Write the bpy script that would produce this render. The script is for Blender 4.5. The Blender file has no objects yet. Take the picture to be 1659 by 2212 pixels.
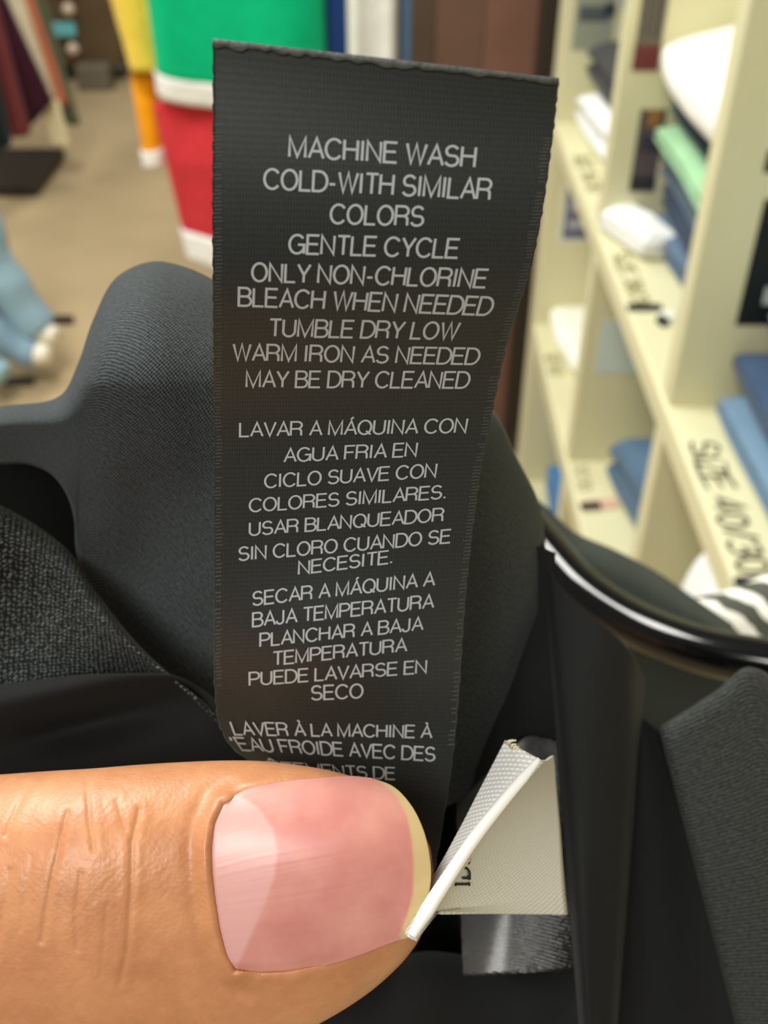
import bpy, bmesh, math, random
import numpy as np
from mathutils import Vector

# ------------------------------------------------------------------ camera, world, lamps, exposure
SC = bpy.context.scene
COL = SC.collection
FPX, CX, CY = 2236.0, 829.5, 1106.0            # focal length and centre of the 1659 x 2212 frame
TH = math.atan(1775.0 / FPX)                   # camera looks 38 degrees down
H = 1.45
CAM = np.array([0.0, 0.0, H])
FWD = np.array([0.0, math.cos(TH), -math.sin(TH)])
UPV = np.array([0.0, math.sin(TH), math.cos(TH)])
RGT = np.array([1.0, 0.0, 0.0])

cd = bpy.data.cameras.new('camera')
cam = bpy.data.objects.new('camera', cd)
COL.objects.link(cam)
cam.location = CAM
cam.rotation_euler = (math.pi / 2 - TH, 0, 0)
cd.sensor_fit = 'VERTICAL'
cd.sensor_height = 36.0
cd.sensor_width = 27.0
cd.lens = FPX / 2212.0 * 36.0
cd.clip_start = 0.005
cd.clip_end = 60
cd.dof.use_dof = True
cd.dof.focus_distance = 0.099
cd.dof.aperture_fstop = 33.0
SC.camera = cam

SC.view_settings.view_transform = 'Standard'
SC.view_settings.look = 'None'
SC.view_settings.gamma = 1
SC.view_settings.use_curve_mapping = False
SC.view_settings.exposure = 0.0
SC.cycles.use_denoising = True
SC.cycles.max_bounces = 6

W = bpy.data.worlds.new('store_ambient')
SC.world = W
W.use_nodes = True
W.node_tree.nodes['Background'].inputs[0].default_value = (1.0, 0.985, 0.94, 1)
W.node_tree.nodes['Background'].inputs[1].default_value = 0.17


def troffer(x, y, e, sx=0.6, sy=1.2):
    l = bpy.data.lights.new('ceiling_lamp', 'AREA')
    l.shape = 'RECTANGLE'
    l.size, l.size_y, l.energy = sx, sy, e
    l.color = (1.0, 0.985, 0.92)
    o = bpy.data.objects.new('ceiling_lamp', l)
    o.location = (x, y, 2.75)
    COL.objects.link(o)


troffer(-0.75, 1.0, 54)
troffer(-0.75, 3.3, 36)
troffer(-0.55, -1.3, 44)
troffer(-2.6, 1.9, 44)
troffer(-2.6, 4.6, 18)

# ------------------------------------------------------------------ helpers


def ray(px, py):
    px, py = np.asarray(px, float), np.asarray(py, float)
    a = ((px - CX) / FPX)[..., None]
    b = ((CY - py) / FPX)[..., None]
    return FWD + a * RGT + b * UPV


def P(px, py, depth):
    """the point on the ray of a pixel at a depth along the view axis"""
    return CAM + np.asarray(depth, float)[..., None] * ray(px, py)


def on_axis(px, py, ax, val):
    r = ray(px, py)
    t = (val - CAM[ax]) / r[..., ax]
    return CAM + t[..., None] * r


def lin(c):
    c = [v / 255.0 for v in c]
    return tuple(v / 12.92 if v <= 0.04045 else ((v + 0.055) / 1.055) ** 2.4 for v in c) + (1.0,)


def mat(name, rgb, rough=0.7, spec=0.4, var=0.0, vscale=30.0, bump=0.0, bscale=200.0, metal=0.0, sheen=0.0, coat=0.0):
    m = bpy.data.materials.new(name)
    m.use_nodes = True
    nt = m.node_tree
    b = nt.nodes['Principled BSDF']
    b.inputs['Base Color'].default_value = lin(rgb)
    b.inputs['Roughness'].default_value = rough
    b.inputs['Specular IOR Level'].default_value = spec
    b.inputs['Metallic'].default_value = metal
    b.inputs['Sheen Weight'].default_value = sheen
    b.inputs['Coat Weight'].default_value = coat
    tc = nt.nodes.new('ShaderNodeTexCoord')
    if var > 0:
        n = nt.nodes.new('ShaderNodeTexNoise')
        n.inputs['Scale'].default_value = vscale
        n.inputs['Detail'].default_value = 4
        nt.links.new(tc.outputs['Object'], n.inputs['Vector'])
        r = nt.nodes.new('ShaderNodeValToRGB')
        c = lin(rgb)
        r.color_ramp.elements[0].position = 0.3
        r.color_ramp.elements[1].position = 0.7
        r.color_ramp.elements[0].color = tuple(v * (1 - var) for v in c[:3]) + (1,)
        r.color_ramp.elements[1].color = tuple(min(1, v * (1 + var)) for v in c[:3]) + (1,)
        nt.links.new(n.outputs['Fac'], r.inputs['Fac'])
        nt.links.new(r.outputs['Color'], b.inputs['Base Color'])
    if bump > 0:
        n2 = nt.nodes.new('ShaderNodeTexNoise')
        n2.inputs['Scale'].default_value = bscale
        n2.inputs['Detail'].default_value = 3
        nt.links.new(tc.outputs['Object'], n2.inputs['Vector'])
        bp = nt.nodes.new('ShaderNodeBump')
        bp.inputs['Strength'].default_value = 0.6
        bp.inputs['Distance'].default_value = bump
        nt.links.new(n2.outputs['Fac'], bp.inputs['Height'])
        nt.links.new(bp.outputs['Normal'], b.inputs['Normal'])
    return m


class NT:
    """small node-writing helper"""
    def __init__(self, m):
        self.t = m.node_tree

    def math(self, op, a, b=None, c=None):
        n = self.t.nodes.new('ShaderNodeMath')
        n.operation = op
        for i, v in enumerate((a, b, c)):
            if v is None:
                continue
            if isinstance(v, (int, float)):
                n.inputs[i].default_value = v
            else:
                self.t.links.new(v, n.inputs[i])
        return n.outputs[0]

    def mix(self, f, a, b):
        n = self.t.nodes.new('ShaderNodeMix')
        n.data_type = 'RGBA'
        for i, v in ((0, f), (6, a), (7, b)):
            if isinstance(v, (int, float)):
                n.inputs[i].default_value = v
            elif isinstance(v, tuple):
                n.inputs[i].default_value = v
            else:
                self.t.links.new(v, n.inputs[i])
        return n.outputs[2]

    def noise(self, vec, scale, detail=2.0, rough=0.5):
        n = self.t.nodes.new('ShaderNodeTexNoise')
        n.inputs['Scale'].default_value = scale
        n.inputs['Detail'].default_value = detail
        n.inputs['Roughness'].default_value = rough
        self.t.links.new(vec, n.inputs['Vector'])
        return n.outputs['Fac']

    def ramp(self, f, lo, hi):
        n = self.t.nodes.new('ShaderNodeMapRange')
        n.clamp = True
        self.t.links.new(f, n.inputs[0])
        n.inputs[1].default_value = lo
        n.inputs[2].default_value = hi
        return n.outputs[0]

    def vec(self, x, y):
        n = self.t.nodes.new('ShaderNodeCombineXYZ')
        self.t.links.new(x, n.inputs[0])
        self.t.links.new(y, n.inputs[1])
        return n.outputs[0]


def weave(name, dark, light, pu=0.3, pv=0.3, skew=0.0, jitter=0.25, thr=(0.2, 0.8), rough=0.75, spec=0.3,
          bump=0.00006, sheen=0.0, mode='cross', trans=0.0, aniso=0.0):
    """cloth whose threads are drawn in its own UV, one UV unit = 1 mm"""
    m = bpy.data.materials.new(name)
    m.use_nodes = True
    nt = m.node_tree
    k = NT(m)
    b = nt.nodes['Principled BSDF']
    b.inputs['Roughness'].default_value = rough
    b.inputs['Specular IOR Level'].default_value = spec
    b.inputs['Sheen Weight'].default_value = sheen
    b.inputs['Sheen Roughness'].default_value = 0.4
    uv = nt.nodes.new('ShaderNodeUVMap').outputs[0]
    sep = nt.nodes.new('ShaderNodeSeparateXYZ')
    nt.links.new(uv, sep.inputs[0])
    nz = k.math('SUBTRACT', k.noise(uv, 1.6, 3), 0.5)
    u = k.math('MULTIPLY_ADD', nz, jitter, sep.outputs[0])
    v = k.math('MULTIPLY_ADD', nz, -jitter, sep.outputs[1])
    v2 = k.math('MULTIPLY_ADD', u, skew, v)
    su = k.math('SINE', k.math('MULTIPLY', u, 2 * math.pi / pu))
    sv = k.math('SINE', k.math('MULTIPLY', v2, 2 * math.pi / pv))
    if mode == 'cross':
        h = k.math('MULTIPLY', su, sv)
    elif mode == 'twill':
        h = sv
    elif mode == 'dash':
        h = k.math('MULTIPLY', k.math('ADD', sv, 0.35), k.math('ADD', su, 1.0))
        h = k.math('SUBTRACT', k.math('MULTIPLY', h, 0.8), 0.55)
    else:
        h = k.math('ADD', k.math('MULTIPLY', su, 0.7), k.math('MULTIPLY', sv, 0.3))
    f = k.math('MULTIPLY_ADD', h, 0.5, 0.5)
    fine = k.noise(uv, 1.3 / max(pu, pv), 2)
    f = k.math('MULTIPLY', f, k.math('MULTIPLY_ADD', fine, 1.0, 0.5))
    f = k.ramp(f, thr[0], thr[1])
    nt.links.new(k.mix(f, lin(dark), lin(light)), b.inputs['Base Color'])
    bp = nt.nodes.new('ShaderNodeBump')
    bp.inputs['Strength'].default_value = 0.8
    bp.inputs['Distance'].default_value = bump
    nt.links.new(f, bp.inputs['Height'])
    nt.links.new(bp.outputs['Normal'], b.inputs['Normal'])
    return m


BASE = {}


def tag(o, label, cat, group=None, kind=None):
    o['label'] = label
    o['category'] = cat
    if group:
        o['group'] = group
    if kind:
        o['kind'] = kind
    return o


def thing(name, label, cat, loc, group=None):
    o = bpy.data.objects.new(name, None)
    o.empty_display_size = 0.02
    o.location = loc
    COL.objects.link(o)
    BASE[o] = np.array(loc, float)
    return tag(o, label, cat, group)


def mesh_obj(name, verts, faces, m, parent=None, smooth=True, uv=None, origin=None, mids=None):
    """verts in world coordinates; origin at the base of the shape (or at the parent's)"""
    verts = np.asarray(verts, float)
    if parent is not None:
        base = BASE[parent]
        off = np.zeros(3)
        org = base
    else:
        lo, hi = verts.min(0), verts.max(0)
        org = np.array(origin if origin is not None else ((lo[0] + hi[0]) / 2, (lo[1] + hi[1]) / 2, lo[2]))
    me = bpy.data.meshes.new(name)
    me.from_pydata((verts - org).tolist(), [], [tuple(int(i) for i in f) for f in faces])
    mm = m if isinstance(m, (list, tuple)) else [m]
    for q in mm:
        me.materials.append(q)
    if smooth:
        me.polygons.foreach_set('use_smooth', [True] * len(me.polygons))
    if mids is not None:
        me.polygons.foreach_set('material_index', mids)
    if uv is not None:
        l = me.uv_layers.new(name='UVMap')
        idx = np.zeros(len(me.loops), int)
        me.loops.foreach_get('vertex_index', idx)
        l.data.foreach_set('uv', np.asarray(uv, float)[idx].ravel())
    me.update()
    o = bpy.data.objects.new(name, me)
    COL.objects.link(o)
    BASE[o] = org
    if parent is not None:
        o.parent = parent
    else:
        o.location = org
    return o


def grid_faces(n, m, closed=False):
    i, j = np.meshgrid(np.arange(n - 1), np.arange(m if closed else m - 1), indexing='ij')
    j2 = (j + 1) % m
    return np.stack([i * m + j, i * m + j2, (i + 1) * m + j2, (i + 1) * m + j], -1).reshape(-1, 4)


def grid_uv(V):
    """UV in millimetres of cloth, measured along the sheet"""
    du = np.linalg.norm(np.diff(V, axis=1), axis=2)
    dv = np.linalg.norm(np.diff(V, axis=0), axis=2)
    u = np.concatenate([np.zeros((V.shape[0], 1)), np.cumsum(np.broadcast_to(du.mean(0), du.shape), 1)], 1)
    v = np.concatenate([np.zeros((1, V.shape[1])), np.cumsum(np.broadcast_to(dv.mean(1)[:, None], dv.shape), 0)], 0)
    return np.stack([u, v], -1).reshape(-1, 2) * 1000.0


def sheet(name, V, m, parent=None, thick=0.0004, closed=False, origin=None, rim=None):
    n, mm = V.shape[:2]
    o = mesh_obj(name, V.reshape(-1, 3), grid_faces(n, mm, closed), m, parent, True, grid_uv(V), origin)
    if thick:
        s = o.modifiers.new('thickness', 'SOLIDIFY')
        s.thickness = thick
        s.offset = 0.0
    return o


def interp(pts, t):
    """smooth (Catmull-Rom like) resampling of a polyline by chord length"""
    p = np.asarray(pts, float)
    d = np.concatenate([[0], np.cumsum(np.linalg.norm(np.diff(p, axis=0), axis=1))])
    d /= d[-1]
    return pchip(d, p, t)


def pchip(x, y, t):
    x = np.asarray(x, float)
    y = np.asarray(y, float)
    if y.ndim == 1:
        return pchip(x, y[:, None], t)[..., 0]
    t = np.asarray(t, float)
    h = np.diff(x)
    dl = np.diff(y, axis=0) / h[:, None]
    s = np.zeros_like(y)
    s[0], s[-1] = dl[0], dl[-1]
    if len(x) > 2:
        s[1:-1] = (dl[:-1] * h[1:, None] + dl[1:] * h[:-1, None]) / (h[1:] + h[:-1])[:, None]
    k = np.clip(np.searchsorted(x, t, 'right') - 1, 0, len(x) - 2)
    q = ((t - x[k]) / h[k])[..., None]
    hk = h[k][..., None]
    return ((2 * q**3 - 3 * q**2 + 1) * y[k] + (q**3 - 2 * q**2 + q) * hk * s[k]
            + (-2 * q**3 + 3 * q**2) * y[k + 1] + (q**3 - q**2) * hk * s[k + 1])


def box(v, f, x0, x1, y0, y1, z0, z1):
    n = len(v)
    v += [(x0, y0, z0), (x1, y0, z0), (x1, y1, z0), (x0, y1, z0), (x0, y0, z1), (x1, y0, z1), (x1, y1, z1), (x0, y1, z1)]
    f += [(n, n + 3, n + 2, n + 1), (n + 4, n + 5, n + 6, n + 7), (n, n + 1, n + 5, n + 4), (n + 1, n + 2, n + 6, n + 5),
          (n + 2, n + 3, n + 7, n + 6), (n + 3, n, n + 4, n + 7)]


def box_obj(name, dims, m, parent=None, bev=0.002):
    v, f = [], []
    box(v, f, *dims)
    o = mesh_obj(name, v, f, m, parent, False)
    if bev:
        b = o.modifiers.new('edge', 'BEVEL')
        b.width = bev
        b.segments = 2
    return o


def tube_pts(path, r, n=20, flat=1.0):
    p = np.asarray(path, float)
    t = np.gradient(p, axis=0)
    t /= np.linalg.norm(t, axis=1)[:, None]
    ref = np.array([0.02, 0.05, 1.0])
    a = np.cross(t, ref)
    a /= np.linalg.norm(a, axis=1)[:, None]
    b = np.cross(a, t)
    w = np.linspace(0, 2 * math.pi, n, endpoint=False)
    r = np.broadcast_to(np.asarray(r, float), (len(p),))
    return p[:, None] + r[:, None, None] * (np.cos(w)[None, :, None] * a[:, None] * flat + np.sin(w)[None, :, None] * b[:, None])


def tube(name, path, r, m, parent=None, n=20, flat=1.0):
    V = tube_pts(path, r, n, flat)
    f = [tuple(q) for q in grid_faces(V.shape[0], n, True)]
    f += [tuple(range(n))[::-1], tuple(range((V.shape[0] - 1) * n, V.shape[0] * n))]
    return mesh_obj(name, V.reshape(-1, 3), f, m, parent)


def wave_noise(x, y, seed):
    r = np.random.RandomState(seed)
    z = 0
    for k in range(7):
        a, b, c, d = r.uniform(-1, 1, 4)
        s = 1.0 + k * 0.8
        z = z + np.sin(x * a * s * 3 + y * b * s * 3 + c * 6) * (1 / (1 + k))
    return z / 2.2


# ------------------------------------------------------------------ materials
M_carpet = mat('carpet_beige', (176, 156, 122), 0.95, 0.1, 0.10, 3.0, 0.002, 400)
M_wall = mat('wall_paint', (196, 184, 160), 0.8, 0.3, 0.03, 2.0)
M_cream = mat('cream_paint', (220, 215, 176), 0.45, 0.4, 0.03, 5.0, 0.0003, 60)
M_reddish = mat('reddish_wood', (122, 86, 72), 0.5, 0.4, 0.12, 7.0)
M_brown = mat('dark_brown_wood', (78, 62, 52), 0.5, 0.4, 0.15, 6.0)
M_post = mat('black_brown_post', (52, 44, 36), 0.5, 0.4)
M_black = mat('black_plastic', (9, 10, 10), 0.11, 0.6)
M_darkmetal = mat('dark_metal', (40, 38, 34), 0.45, 0.5)
M_white = mat('white_cotton', (244, 242, 232), 0.85, 0.2, 0.03, 20, 0.002, 60)
M_ink = mat('black_marker_ink', (58, 52, 30), 0.7, 0.2)
M_paper = mat('white_paper', (236, 238, 232), 0.7, 0.3)


def cloth(name, rgb, var=0.08):
    return mat(name, rgb, 0.9, 0.15, var, 18, 0.004, 45, sheen=0.1)


# ------------------------------------------------------------------ structure
def struct(o, label=None):
    o['kind'] = 'structure'
    return o


struct(box_obj('floor', (-5.5, 1.6, -3.0, 7.6, -0.05, 0.0), M_carpet, bev=0))
struct(box_obj('wall_right', (0.745, 0.85, -1.5, 7.5, 0.0, 2.9), M_wall, bev=0))
struct(box_obj('wall_back', (-5.5, 0.74, 7.5, 7.6, 0.0, 2.9), M_wall, bev=0))

# ------------------------------------------------------------------ shelving unit
XF, XB = 0.300, 0.72
ZA, ZB, ZC = H - 0.592, H - 0.985, H - 1.375
su = thing('shelving_unit', 'cream painted wooden cubby shelving full of folded clothes', 'shelf', (0.5, 0.8, 0))
UP = [(1.846, 1.916), (1.375, 1.405), (0.925, 0.955), (0.43, 0.46)]
for y0, y1 in UP:
    box_obj('upright', (XF, XB, y0, y1, 0.0, 1.78), M_cream, su)
for z, t in ((ZA, 0.035), (ZB, 0.042), (ZC, 0.06)):
    o = box_obj('shelf_board', (XF - 0.004, XB, 0.0, 1.846, z - t, z), M_cream, su, 0.004)
box_obj('back_panel', (XB, XB + 0.012, 0.0, 1.916, 0.0, 1.78), M_cream, su, 0)
box_obj('base', (XF + 0.03, XB, 0.0, 1.846, 0.0, ZC - 0.06), M_cream, su, 0)

# the brown partition that closes the end of the shelving
pt = thing('brown_partition', 'reddish brown wooden panel standing at the far end of the cream shelving', 'panel', (0.2, 2.1, 0))
box_obj('panel', (0.190, 0.288, 2.08, 2.12, 0.0, 2.0), M_reddish, pt)
box_obj('panel', (0.098, 0.190, 2.085, 2.12, 0.0, 2.0), mat('mid_brown_wood', (104, 76, 64), 0.5, 0.4, 0.12, 6.0), pt)
box_obj('side_board', (0.052, 0.098, 2.09, 2.13, 0.0, 2.0), M_brown, pt)
box_obj('post', (0.288, 0.345, 2.05, 2.11, 0.0, 2.0), M_post, pt)


# ------------------------------------------------------------------ lettering: strokes of even width
def arc(cx, cy, rx, ry, a0, a1, n=14):
    a = np.radians(np.linspace(a0, a1, n))
    return [(cx + rx * math.cos(q), cy + ry * math.sin(q)) for q in a]


GL = {
    'A': (.72, [[(0, 0), (.34, 1), (.68, 0)], [(.12, .34), (.56, .34)]]),
    'B': (.70, [[(0, .53), (.36, .53)] + arc(.36, .265, .27, .265, 90, -90) + [(0, 0), (0, 1), (.34, 1)] + arc(.34, .765, .235, .235, 90, -90)]),
    'C': (.80, [arc(.38, .5, .38, .5, 38, 322, 30)]),
    'D': (.74, [[(0, 0), (0, 1), (.28, 1)] + arc(.28, .5, .40, .5, 90, -90, 20) + [(0, 0)]]),
    'E': (.66, [[(.58, 1), (0, 1), (0, 0), (.60, 0)], [(0, .53), (.53, .53)]]),
    'F': (.62, [[(.56, 1), (0, 1), (0, 0)], [(0, .51), (.48, .51)]]),
    'G': (.84, [arc(.38, .5, .38, .5, 40, 335, 30) + [(.74, .48), (.42, .48)], [(.74, .48), (.74, 0)]]),
    'H': (.74, [[(0, 0), (0, 1)], [(.62, 0), (.62, 1)], [(0, .53), (.62, .53)]]),
    'I': (.22, [[(.05, 0), (.05, 1)]]),
    'J': (.56, [[(.42, 1), (.42, .25)] + arc(.21, .25, .21, .25, 0, -180, 14)]),
    'K': (.70, [[(0, 0), (0, 1)], [(.58, 1), (0, .36)], [(.20, .57), (.62, 0)]]),
    'L': (.58, [[(0, 1), (0, 0), (.52, 0)]]),
    'M': (.86, [[(0, 0), (0, 1), (.37, .02), (.74, 1), (.74, 0)]]),
    'N': (.74, [[(0, 0), (0, 1), (.62, 0), (.62, 1)]]),
    'O': (.84, [arc(.37, .5, .37, .5, 0, 360, 40)]),
    'P': (.68, [[(0, 0), (0, 1), (.34, 1)] + arc(.34, .735, .26, .265, 90, -90) + [(0, .47)]]),
    'Q': (.84, [arc(.37, .5, .37, .5, 0, 360, 40), [(.46, .24), (.74, -.02)]]),
    'R': (.74, [[(0, 0), (0, 1), (.36, 1)] + arc(.36, .745, .26, .255, 90, -90) + [(0, .49)], [(.38, .49)] + arc(.38, .30, .22, .19, 90, 0, 8) + [(.61, .05), (.64, 0)]]),
    'S': (.70, [arc(.30, .735, .27, .265, 25, 235, 18) + [(.30, .50)] + arc(.30, .265, .30, .265, 62, -160, 20)]),
    'T': (.66, [[(0, 1), (.60, 1)], [(.30, 1), (.30, 0)]]),
    'U': (.74, [[(0, 1), (0, .31)] + arc(.31, .31, .31, .31, 180, 360, 20) + [(.62, 1)]]),
    'V': (.70, [[(0, 1), (.32, 0), (.64, 1)]]),
    'W': (.98, [[(0, 1), (.23, 0), (.45, 1), (.67, 0), (.90, 1)]]),
    'i': (.30, [[(.11, 0), (.11, 1)], [(0, .04), (.22, .04)], [(0, .96), (.22, .96)]]),
    'd': (.80, [[(.09, 0), (.09, 1), (.30, 1)] + arc(.30, .5, .42, .5, 90, -90, 20) + [(.09, 0)], [(-.02, .04), (.2, .04)], [(-.02, .96), (.2, .96)]]),
    'Y': (.68, [[(0, 1), (.31, .42), (.62, 1)], [(.31, .42), (.31, 0)]]),
    'Z': (.66, [[(.03, 1), (.58, 1), (0, 0), (.60, 0)]]),
    '.': (.26, [[(.06, 0), (.06, .12)]]), '-': (.40, [[(0, .38), (.28, .38)]]), "'": (.20, [[(.05, 1), (.04, .72)]]),
    ' ': (.26, []), '/': (.42, [[(0, -.05), (.34, 1.05)]]),
    '0': (.66, [arc(.27, .5, .27, .5, 0, 360, 30)]), '2': (.64, [arc(.27, .73, .26, .27, 165, -35, 16) + [(0, 0), (.56, 0)]]),
    '3': (.64, [arc(.25, .75, .25, .25, 160, -80, 16) + arc(.25, .26, .28, .26, 80, -160, 16)]),
    '4': (.68, [[(.42, 0), (.42, 1), (0, .30), (.56, .30)]]),
    '6': (.64, [[(.44, .98)] + arc(.40, .42, .40, .50, 110, 180, 10) + arc(.27, .28, .27, .28, 180, -180, 24)]),
    '8': (.64, [arc(.27, .76, .23, .24, 0, 360, 24), arc(.27, .27, .27, .27, 0, 360, 24)]),
}
ACC = {'\u00c1': ('A', [[(.30, 1.10), (.44, 1.27)]]), '\u00c0': ('A', [[(.38, 1.10), (.24, 1.27)]]), '\u00ca': ('E', [[(.14, 1.10), (.29, 1.26), (.44, 1.10)]])}


def text_mesh(body, wt=0.105):
    """flat mesh of a line of capitals, cap height 0.70"""
    V, F, x = [], [], 0.0
    for ch in body:
        b, extra = ACC.get(ch, (ch, []))
        adv, st = GL[b]
        for pl in st + extra:
            p = np.array(pl, float)
            keep = np.concatenate([[True], np.linalg.norm(np.diff(p, axis=0), axis=1) > 1e-6])
            p = p[keep]
            d = np.diff(p, axis=0)
            d /= np.linalg.norm(d, axis=1)[:, None]
            nrm = np.stack([-d[:, 1], d[:, 0]], 1)
            loop = np.linalg.norm(p[0] - p[-1]) < 1e-6
            m = np.zeros_like(p)
            m[0], m[-1] = nrm[0], nrm[-1]
            m[1:-1] = nrm[:-1] + nrm[1:]
            if loop:
                m[0] = m[-1] = nrm[0] + nrm[-1]
            m /= np.linalg.norm(m, axis=1)[:, None]
            ref = np.concatenate([nrm[:1], nrm], 0)
            m *= np.minimum(2.2, 1 / np.maximum(0.3, (m * ref).sum(1)))[:, None]
            n0 = len(V)
            for a, q in zip(p, m):
                V.append((x + a[0] + q[0] * wt / 2, a[1] + q[1] * wt / 2, 0))
                V.append((x + a[0] - q[0] * wt / 2, a[1] - q[1] * wt / 2, 0))
            F += [(n0 + 2 * i, n0 + 2 * i + 1, n0 + 2 * i + 3, n0 + 2 * i + 2) for i in range(len(p) - 1)]
        x += adv + 0.06
    return np.array(V) * np.array([0.7, 0.7, 1]), F


# handwritten sizes along the front of the shelf tops
def shelf_writing(body, y_far, y_near, x_base, size, z, parent, ink=M_ink, wt=0.13):
    v, f = text_mesh(body, wt)
    lo, hi = v.min(0), v.max(0)
    s = (v[:, 0] - lo[0]) / (hi[0] - lo[0])
    rr = np.random.RandomState(4)
    y = y_far + (y_near - y_far) * s
    x = x_base + v[:, 1] / 0.7 * size + np.sin(s * 37) * size * 0.06
    mesh_obj('handwriting', np.stack([x, y, np.full(len(x), z + 0.0008)], 1), f, ink, parent, False)


def write_at(body, far, near, z, off, size, ink, wt):
    a, b = on_axis(far[0], far[1], 2, z), on_axis(near[0], near[1], 2, z)
    shelf_writing(body, a[1], b[1], XF + off, size, z, su, ink, wt)


M_faded = mat('faded_marker', (140, 132, 84), 0.8, 0.2)
write_at('SIZE 40/30', (1500, 955), (1600, 1240), ZA, 0.005, 0.027, M_ink, 0.13)
write_at('SIZE 38/30', (1310, 545), (1395, 672), ZA, 0.006, 0.022, M_faded, 0.15)
write_at('SIZE 36/30', (1225, 335), (1275, 415), ZA, 0.008, 0.024, M_faded, 0.15)
write_at('SIZE 34/32', (1172, 765), (1205, 812), ZB, 0.006, 0.024, M_faded, 0.15)
write_at('SIZE 32/30', (1215, 960), (1250, 1060), ZB, 0.006, 0.022, M_faded, 0.12)


# signs pasted on the uprights' near faces: rectangle by two pixel corners on the plane of that face
def sign(px0, py0, px1, py1, yface, bands, label, name='paper_sign'):
    """bands: list of (t0, t1, s0, s1, colour) in the sign's own height and width"""
    a = on_axis(px0, py0, 1, yface)
    b = on_axis(px1, py1, 1, yface)
    z1, z0 = a[2], b[2]
    x0 = on_axis(px0, py1, 1, yface)[0]
    x1 = b[0]
    x0 = max(x0, XF + 0.006)
    t = thing(name, label, 'sign', ((x0 + x1) / 2, yface - 0.0005, z0))
    for k, (t0, t1, s0, s1, c, nm) in enumerate(bands):
        e = 0.0008 if k == 0 else 0.0013 + 0.0003 * k
        m = mat('sign_' + nm, c, 0.6, 0.3)
        box_obj(nm, (x0 + (x1 - x0) * s0, x0 + (x1 - x0) * s1, yface - e, yface - 0.00005,
                     z1 + (z0 - z1) * t1, z1 + (z0 - z1) * t0), m, t, 0)
    return t


sign(1234, -20, 1318, 108, 1.846, [(0, 1, 0, 1, (150, 156, 138), 'sheet'), (0.25, 0.5, 0.1, 0.85, (84, 92, 96), 'dark_print'), (0.2, 0.42, 0.72, 1, (50, 60, 66), 'print_block')],
     'grey printed sheet on the far upright behind blue denim')
sign(1364, -40, 1420, 152, 1.375, [(0, 1, 0, 1, (112, 104, 92), 'sheet'), (0.70, 1, 0, 1, (112, 56, 54), 'maroon_band'), (0.05, 0.62, 0.55, 0.62, (62, 56, 62), 'print_line'), (0.05, 0.62, 0.8, 0.87, (62, 56, 62), 'print_line'), (0.05, 0.62, 0.25, 0.32, (76, 70, 70), 'print_line')],
     'tall grey sign with maroon foot above the big white bundle')
sign(1358, 236, 1412, 412, 1.375, [(0, 1, 0, 1, (86, 76, 78), 'sheet'), (0, 0.2, 0.3, 0.8, (150, 104, 58), 'orange_print'), (0.3, 0.5, 0.2, 1, (58, 52, 70), 'print_block'), (0.82, 1, 0, 1, (44, 46, 52), 'dark_band')],
     'dark photo card on the upright beside the green folded pants')
sign(1202, 395, 1268, 528, 1.846, [(0, 1, 0, 1, (224, 224, 206), 'sheet'), (0.08, 0.9, 0.16, 1, (110, 112, 140), 'blue_print'), (0.3, 0.45, 0.3, 1, (176, 178, 186), 'print_line'), (0.6, 0.72, 0.3, 1, (186, 186, 190), 'print_line')],
     'white sheet with blue print on the far upright under the upper shelf')
sign(1284, 692, 1378, 806, 1.375, [(0, 1, 0, 1, (206, 220, 214), 'sheet')],
     'pale blue blank paper on the upright under the upper shelf')
sign(1588, 430, 1680, 702, 0.925, [(0, 1, 0, 1, (22, 28, 26), 'sheet'), (0.68, 0.82, 0.50, 0.75, (190, 194, 190), 'white_mark')],
     'black sign with white mark on the nearest upright above pale blue jeans')
sign(1648, 325, 1720, 372, 0.925, [(0, 1, 0, 1, (44, 48, 44), 'sheet')],
     'small dark label on the nearest upright above the black sign')


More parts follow.
